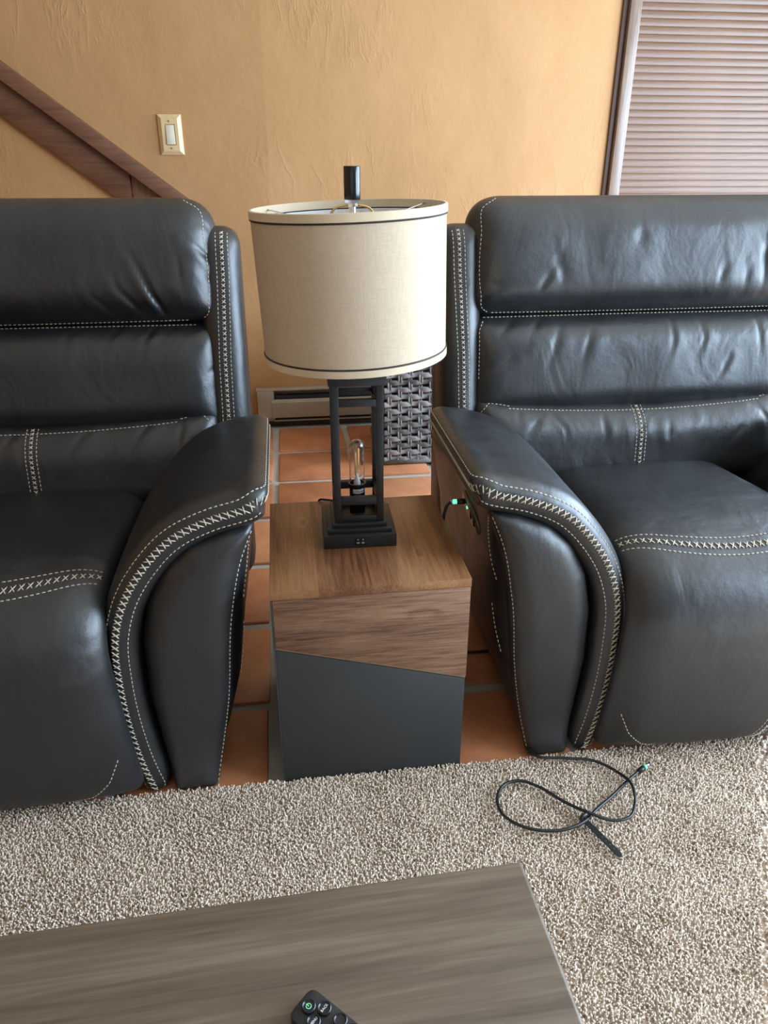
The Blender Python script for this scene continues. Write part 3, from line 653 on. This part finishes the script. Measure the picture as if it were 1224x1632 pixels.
# ------------------------------------------------------------------ cube side table
ct = empty('cube_side_table', (.14, 1.2365, 0), -.131+.1351, 'walnut and black cube side table with slanted seam carrying the lamp', 'side table')
hw, dp, hh = .20, .414, .5
box('top_panel', (-hw, 0, hh-.020), (hw, dp, hh), M['walnut_top'], ct, .0012)
zl, zr = .368, .2585
prism('upper_front', [(-hw+.004, hh-.0205), (hw-.001, hh-.0205), (hw-.001, zr), (-hw+.004, zl)], 'y', .0005, .018, M['walnut_front'], ct, .0008)
prism('inlay_strip', [(-hw+.004, zl-.0003), (hw-.002, zr-.0003), (hw-.002, zr-.0048), (-hw+.004, zl-.0048)], 'y', .003, .017, M['inlay'], ct, .0004)
prism('lower_front', [(-hw+.004, zl-.0058), (hw-.003, zr-.0058), (hw-.003, .002), (-hw+.004, .002)], 'y', .001, .018, M['charcoal'], ct, .0008)
box('side_panel', (-hw, .001, .0), (-hw+.0036, dp, hh-.0204), M['charcoal'], ct, .0004)
box('side_panel', (hw-.018, .0185, .0), (hw-.0005, dp, hh-.0204), M['walnut_front'], ct, .0008)
box('back_panel', (-hw+.004, dp-.012, .0), (hw-.019, dp, hh-.0204), M['charcoal'], ct, .0008)

# ------------------------------------------------------------------ table lamp
lp = empty('table_lamp', (.135, 1.473, .5), -.131+.1075, 'black open cage table lamp with oatmeal drum shade on the cube table', 'lamp')
bmt = M['black_metal']
box('base_plinth', (-.078, -.078, 0), (.078, .078, .031), bmt, lp, .0012)
box('base_step', (-.069, -.069, .0312), (.069, .069, .0405), bmt, lp, .0012)
box('base_step', (-.059, -.059, .0407), (.059, .059, .0500), bmt, lp, .0012)
q = .0525; pw = .0148
for sx_ in (-1, 1):
    for sy_ in (-1, 1):
        x0, x1 = sorted((sx_*q, sx_*(q-pw))); y0, y1 = sorted((sy_*q, sy_*(q-pw)))
        box('post', (x0, y0, .0502), (x1, y1, .349), bmt, lp, .001)
def ring(name, z0, z1):
    for sy_ in (-1, 1):
        y0, y1 = sorted((sy_*(q-.0005), sy_*(q-pw+.0005))); box(name, (-q+pw, y0, z0), (q-pw, y1, z1), bmt, lp, .0008)
    for sx_ in (-1, 1):
        x0, x1 = sorted((sx_*(q-.0005), sx_*(q-pw+.0005))); box(name, (x0, -q+pw, z0), (x1, q-pw, z1), bmt, lp, .0008)
ring('bottom_rail', .0505, .064); ring('lower_rail', .089, .106); ring('upper_rail', .305, .320)
box('cap_plate', (-.058, -.058, .3492), (.058, .058, .366), bmt, lp, .0012)
lathe('neck', [(.001, .366), (.012, .366), (.012, .60), (.007, .61), (.007, .69), (.001, .69)], M['nickel'], lp, 20)
lathe('socket', [(.001, .051), (.0168, .051), (.0168, .112), (.0195, .114), (.0195, .120), (.0155, .120), (.0155, .108), (.001, .108)], M['gloss_black'], lp, 32)
bp_ = [(.0005, .2185)]
for t in np.linspace(.05, 1, 10): bp_.append((.0163*math.sin(t*math.pi/2), .2022+.0163*math.cos(t*math.pi/2)))
bp_ += [(.0163, .15), (.0158, .122), (.0148, .1165)]
bp_ += [(max(.0004, r_-.0010), z_-(.0010 if z_ > .2 else 0)) for r_, z_ in bp_[::-1]]
bulb = lathe('bulb', bp_, M['glass'], lp, 32); bulb['label'] = 'clear tubular bulb'
lathe('bulb_stem', [(.0005, .140), (.0035, .139), (.004, .132), (.007, .122), (.008, .1165), (.0005, .1165)], M['label'], bulb, 16)
for x, y, z0, z1 in ((-.003, -.003, .139, .190), (.004, .003, .150, .197)):
    tube('filament', [(x, y, z0), (x, y, z1)], .0018, M['filament'], bulb, 8)
# sticker on the socket
N = 14; vs = []; fc = []
for i in range(N+1):
    a = -math.pi/2+(-.62+1.5*i/N)
    for z in (.0995, .1095): vs.append((.0170*math.cos(a), .0170*math.sin(a), z+.0006*i/N))
for i in range(N): fc.append((2*i, 2*i+2, 2*i+3, 2*i+1))
stk = mesh('sticker', vs, fc, M['label'], lp); stk['label'] = 'small white printed sticker'
text('sticker_text', 'Try Warm', .0058, M['ink'], stk, (-.002, -.0174, .1045), (math.pi/2, 0, .0), .0003)
tb = text('sticker_text', 'LED', .0058, M['blue'], stk, (.0125, -.0128, .1052), (math.pi/2, 0, .75), .0003)
# usb ports on the plinth front
up = box('port_panel', (-.011, -.0795, .008), (.011, -.0775, .025), M['gloss_black'], lp, .0008)
for x in (-.0052, .0052):
    box('usb_port', (x-.0032, -.0802, .0105), (x+.0032, -.0794, .0145), M['nickel'], up, .0004)
    tube('usb_icon', [(x, -.0797, .0175), (x, -.0797, .0215)], .0007, M['nickel'], up, 6)
# shade, slightly tipped
RT, RB = .1815, .1795
def R_(z): return RB+(RT-RB)*(z-.40)/.275
def tilt(o):
    o.rotation_euler = (.012, -.036, 0); c = Vector((0, 0, .40)); o.location = c-o.rotation_euler.to_matrix() @ c+Vector((.002, 0, .001)); return o
shade = tilt(lathe('lamp_shade', [(R_(.402), .402), (R_(.672), .672), (R_(.672)-.0012, .672), (R_(.402)-.0012, .402)], M['linen'], lp, 128, close=True))
lin = lathe('shade_lining', [(R_(.403)-.0016, .403), (R_(.671)-.0016, .671)], M['white'], shade, 128)
for nm, z0, z1 in (('rim_trim', .3985, .4125), ('rim_trim', .6605, .6755)):
    lathe(nm, [(R_(z0)+.0006, z0), (R_(z0)+.0022, z0+.001), (R_(z1)+.0022, z1-.001), (R_(z1)+.0006, z1), (R_(z1)-.003, z1), (R_(z0)-.003, z0)], M['trim'], shade, 128, close=True)
for z in (.4140, .6590): lathe('piping', [(R_(z)+.0024*math.cos(t), z+.0015*math.sin(t)) for t in np.linspace(0, 2*math.pi, 9)[:-1]], M['piping'], shade, 128, close=True)
for k in range(3):
    a = k*2.094+.5; tube('spider_arm', [(.012*math.cos(a), .012*math.sin(a), .662), (.10*math.cos(a), .10*math.sin(a), .655), ((RT-.004)*math.cos(a), (RT-.004)*math.sin(a), .668)], .0016, M['nickel'], shade, 8, 20)
harp = tube('harp', [(-.004, .0, .40), (-.05, 0, .44), (-.058, 0, .52), (-.05, 0, .62), (-.028, 0, .6735), (-.018, 0, .6755), (.018, 0, .6755), (.028, 0, .6735), (.05, 0, .62), (.058, 0, .52), (.05, 0, .44), (.004, 0, .40)], .0022, M['brass'], lp, 8, 90)
lathe('finial_seat', [(.001, .674), (.010, .674), (.010, .680), (.014, .681), (.0150, .686), (.001, .686)], M['chrome'], lp, 24)
lathe('finial', [(.001, .6862), (.0150, .6862), (.0152, .688), (.0152, .741), (.0145, .7425), (.001, .7425)], M['gloss_black'], lp, 40)
tube('power_cord', [(-.03, .0785, .012), (-.030, .11, .009), (-.034, .140, .006), (-.048, .160, .006), (-.068, .168, .006), (-.080, .178, .002), (-.084, .184, -.03)], .0028, M['rubber'], lp, 8, 30)

# ------------------------------------------------------------------ wicker basket
bk = empty('wicker_basket', (.411, 3.115, 0), 0, 'grey woven wicker planter box on the terracotta tiles behind the lamp', 'basket')
BW, BD, BH = .36, .46, .56
box('inner_box', (.012, .012, .012), (BW-.012, BD-.012, BH-.01), M['dark'], bk, .004)
def strand(P, Nrm, wdt, thick):
    P = np.array(P); T = np.gradient(P, axis=0); T /= np.linalg.norm(T, axis=1)[:, None]; vs = []; fc = []
    for p, t in zip(P, T):
        n = np.array(Nrm); w = np.cross(t, n); w /= np.linalg.norm(w); n2 = np.cross(w, t)
        for a, b in ((-1, -.3), (-.5, 1), (.5, 1), (1, -.3)): vs.append(p+w*wdt*a+n2*thick*b)
    for i in range(len(P)-1):
        for k in range(4): fc.append((4*i+k, 4*i+(k+1) % 4, 4*i+4+(k+1) % 4, 4*i+4+k))
    return vs, fc
px_, pz_ = .046, .0322
def weave(u0, u1, place, nrm):
    nc = int((u1-u0)/px_); nr = int(BH/pz_)
    for r in range(nr):
        z = .026+r*pz_; us = np.linspace(u0, u1, nc*6+1)
        P = [place(u, .0015+.006*math.cos(math.pi*((u-u0)/px_+r)), z+random.uniform(-.001, .001)) for u in us]
        v, f = strand(P, nrm, .0138, .0020); v = np.array(v)
        sg = mesh('weave_strand', v, f, M['rattan'], bk)
    for c in range(nc):
        u = u0+px_*(c+.5+.5)-px_*.5
        for du in (-.0056, .0056):
            zs = np.linspace(.008, BH, nr*4+1); P = [place(u+du-px_*.0+0, .0015-.006*math.cos(math.pi*((u-u0)/px_+(z-.026)/pz_))*1.0, z) for z in zs]
            v, f = strand(P, nrm, .0046, .0020); mesh('weave_stake', v, f, M['rattan'], bk)
weave(.0, BW, lambda u, d, z: (u, -d, z), (0, -1, 0)); weave(.0, BD, lambda u, d, z: (-d, u, z), (-1, 0, 0))
tube('rim', [(0, 0, BH), (BW, 0, BH), (BW, BD, BH), (0, BD, BH), (0, 0, BH)], .013, M['rattan'], bk, 8)
tube('bottom_rim', [(0, -.002, .013), (BW, -.002, .013)], .011, M['rattan'], bk, 8); tube('bottom_rim', [(-.002, 0, .013), (-.002, BD, .013)], .011, M['rattan'], bk, 8)

# ------------------------------------------------------------------ coffee table and remote
TZ = .48
tb = empty('coffee_table', (.249, .604, 0), .029, 'grey brown wooden coffee table in the foreground on the carpet', 'table')
box('tabletop', (-1.15, -.62, TZ-.035), (0, 0, TZ), M['tablewood'], tb, .006, 4)
box('apron', (-1.10, -.07, TZ-.12), (-.06, -.05, TZ-.0352), M['tablewood'], tb, .002); box('apron', (-1.10, -.57, TZ-.12), (-.06, -.55, TZ-.0352), M['tablewood'], tb, .002)
box('apron', (-.07, -.548, TZ-.12), (-.05, -.072, TZ-.0352), M['tablewood'], tb, .002); box('apron', (-1.10, -.548, TZ-.12), (-1.08, -.072, TZ-.0352), M['tablewood'], tb, .002)
for x in (-.13, -1.12):
    for y in (-.59, -.10):
        if True: box('leg', (x, y+.03, .024), (x+.05, y+.08, TZ-.1205), M['tablewood'], tb, .003)
rc = empty('remote_control', (-.0235, .464, TZ), .80, 'black remote control with green power button on the coffee table', 'remote')
prism('body', [tuple(p) for p in round_poly([(-.018, -.10), (.018, -.10), (.018, 0.0), (-.018, 0.0)], .0085, .003)], 'z', .0, .012, M['plastic'], rc, .0015)
def key(x, y, r=.0062):
    return lathe('button', [(.0001, .0132), (r*.8, .0134), (r, .0148), (r*1.12, .0142), (r*1.16, .0118), (.0001, .0118)], M['key'], rc, 24, (x, y, 0))
k = key(.0005, -.0115)
ri = lathe('power_icon', [(.0021, .01345), (.0029, .01345), (.0029, .0141), (.0021, .0141)], M['greenprint'], k, 20, (.0005, -.0115, 0), close=True)
box('power_icon', (.0001, -.0118, .0134), (.0009, -.0082, .0142), M['greenprint'], k, 0)
for x, w_ in ((-.0075, 'MENU'), (.0085, 'BACK')):
    k = key(x, -.0250); text('button_text', w_, .0036, M['label'], k, (x, -.0250, .0138), (0, 0, 0), .0002)
for r in range(3):
    for x in (-.009, .009): key(x, -.045-.016*r)

# ------------------------------------------------------------------ cables
cz = .0285
pts = [(.60, 1.42, .006), (.535, 1.31, .008), (.499, 1.252, cz-.004), (.508, 1.226, cz), (.572, 1.209, cz), (.638, 1.190, cz), (.673, 1.151, cz+.001), (.683, 1.104, cz+.010), (.672, 1.062, cz+.003), (.648, 1.032, cz), (.606, 1.026, cz+.002), (.566, 1.043, cz+.009), (.526, 1.085, cz+.002), (.488, 1.133, cz), (.452, 1.156, cz),
       (.415, 1.150, cz), (.390, 1.117, cz), (.388, 1.075, cz), (.417, 1.039, cz), (.463, 1.020, cz), (.509, 1.019, cz), (.553, 1.034, cz), (.584, 1.057, cz), (.632, 1.088, cz), (.690, 1.128, cz+.002), (.722, 1.148, cz+.002)]
cb = empty('charging_cable', (0, 0, 0), 0, 'looped black charging cable lying on the carpet by the right recliner', 'cable')
tube('wire', pts, .0034, M['rubber'], cb, 8, 260)
tube('plug', [(.718, 1.1455, cz+.002), (.738, 1.1565, cz+.003)], .0058, M['plastic'], cb, 10)
tube('plug_ring', [(.734, 1.1545, cz+.003), (.740, 1.158, cz+.003)], .0062, M['greenprint'], cb, 10)
tube('plug_tip', [(.740, 1.158, cz+.003), (.753, 1.1645, cz+.003)], .0042, M['nickel'], cb, 10)
# tie strap
d = np.array([.587-.553, .945-1.037]); d /= np.linalg.norm(d); nrm = np.array([-d[1], d[0]])
bm = bmesh.new(); a = np.array([.550, 1.041]); b = np.array([.589, .942]); outl_ = [a-nrm*.0055, a+nrm*.0055, b-d*.006+nrm*.0062, b+nrm*.003, b-nrm*.003, b-d*.006-nrm*.0062]
lo = [bm.verts.new((p[0], p[1], cz-.002)) for p in outl_]; hi = [bm.verts.new((p[0], p[1], cz+.0012)) for p in outl_]
bm.faces.new(lo[::-1]); bm.faces.new(hi)
for i in range(6): bm.faces.new((lo[i], lo[(i+1) % 6], hi[(i+1) % 6], hi[i]))
bmesh.ops.recalc_face_normals(bm, faces=bm.faces); strap = bm_obj('tie_strap', bm, M['plastic'], cb)
for t in (.52, .62, .72, .82):
    p = a+(b-a)*t; lathe('strap_hole', [(.0001, .0003), (.0013, .0003), (.0013, -.0003)], M['nickel'], strap, 10, (p[0], p[1], cz+.0013))
tube('strap_loop', [(.543, 1.036, cz), (.546, 1.038, cz+.006), (.556, 1.043, cz+.007), (.562, 1.046, cz+.002)], .0045, M['plastic'], cb, 8, 16)
# power cable plugged into the right recliner's side
uc = empty('usb_cable', (0, 0, 0), 0, 'black cable with glowing green plug in the right recliner side panel', 'cable')
zp, yp = .522, 1.555; xp = .93-float(body_o(zp))
tube('plug', [(xp-.004, yp, zp), (xp-.024, yp+.001, zp)], .0068, M['plastic'], uc, 10)
tube('lit_collar', [(xp-.0241, yp+.001, zp), (xp-.033, yp+.0015, zp-.0005)], .0056, M['green'], uc, 10)
tube('plug_collar', [(xp-.0341, yp+.0015, zp-.0005), (xp-.038, yp+.002, zp-.001)], .0058, M['nickel'], uc, 10)
tube('wire', [(xp-.037, yp+.002, zp-.001), (xp-.046, yp, zp-.006), (xp-.052, yp-.003, zp-.02), (xp-.050, yp-.006, zp-.10), (xp-.02, yp+.01, .30), (xp-.005, yp+.05, .12), (xp+.0, yp+.10, .006), (xp+.06, yp+.14, .005)], .0036, M['rubber'], uc, 8, 80)
tube('floor_cord', [(.30, 1.70, .0055), (.42, 1.665, .0045), (.52, 1.66, .0045), (.62, 1.67, .0045)], .0036, M['rubber'], None, 8, 40)
fcord = bpy.data.objects['floor_cord']; tag(fcord, 'thin black cord on the tiles between cube table and right recliner', 'cord')
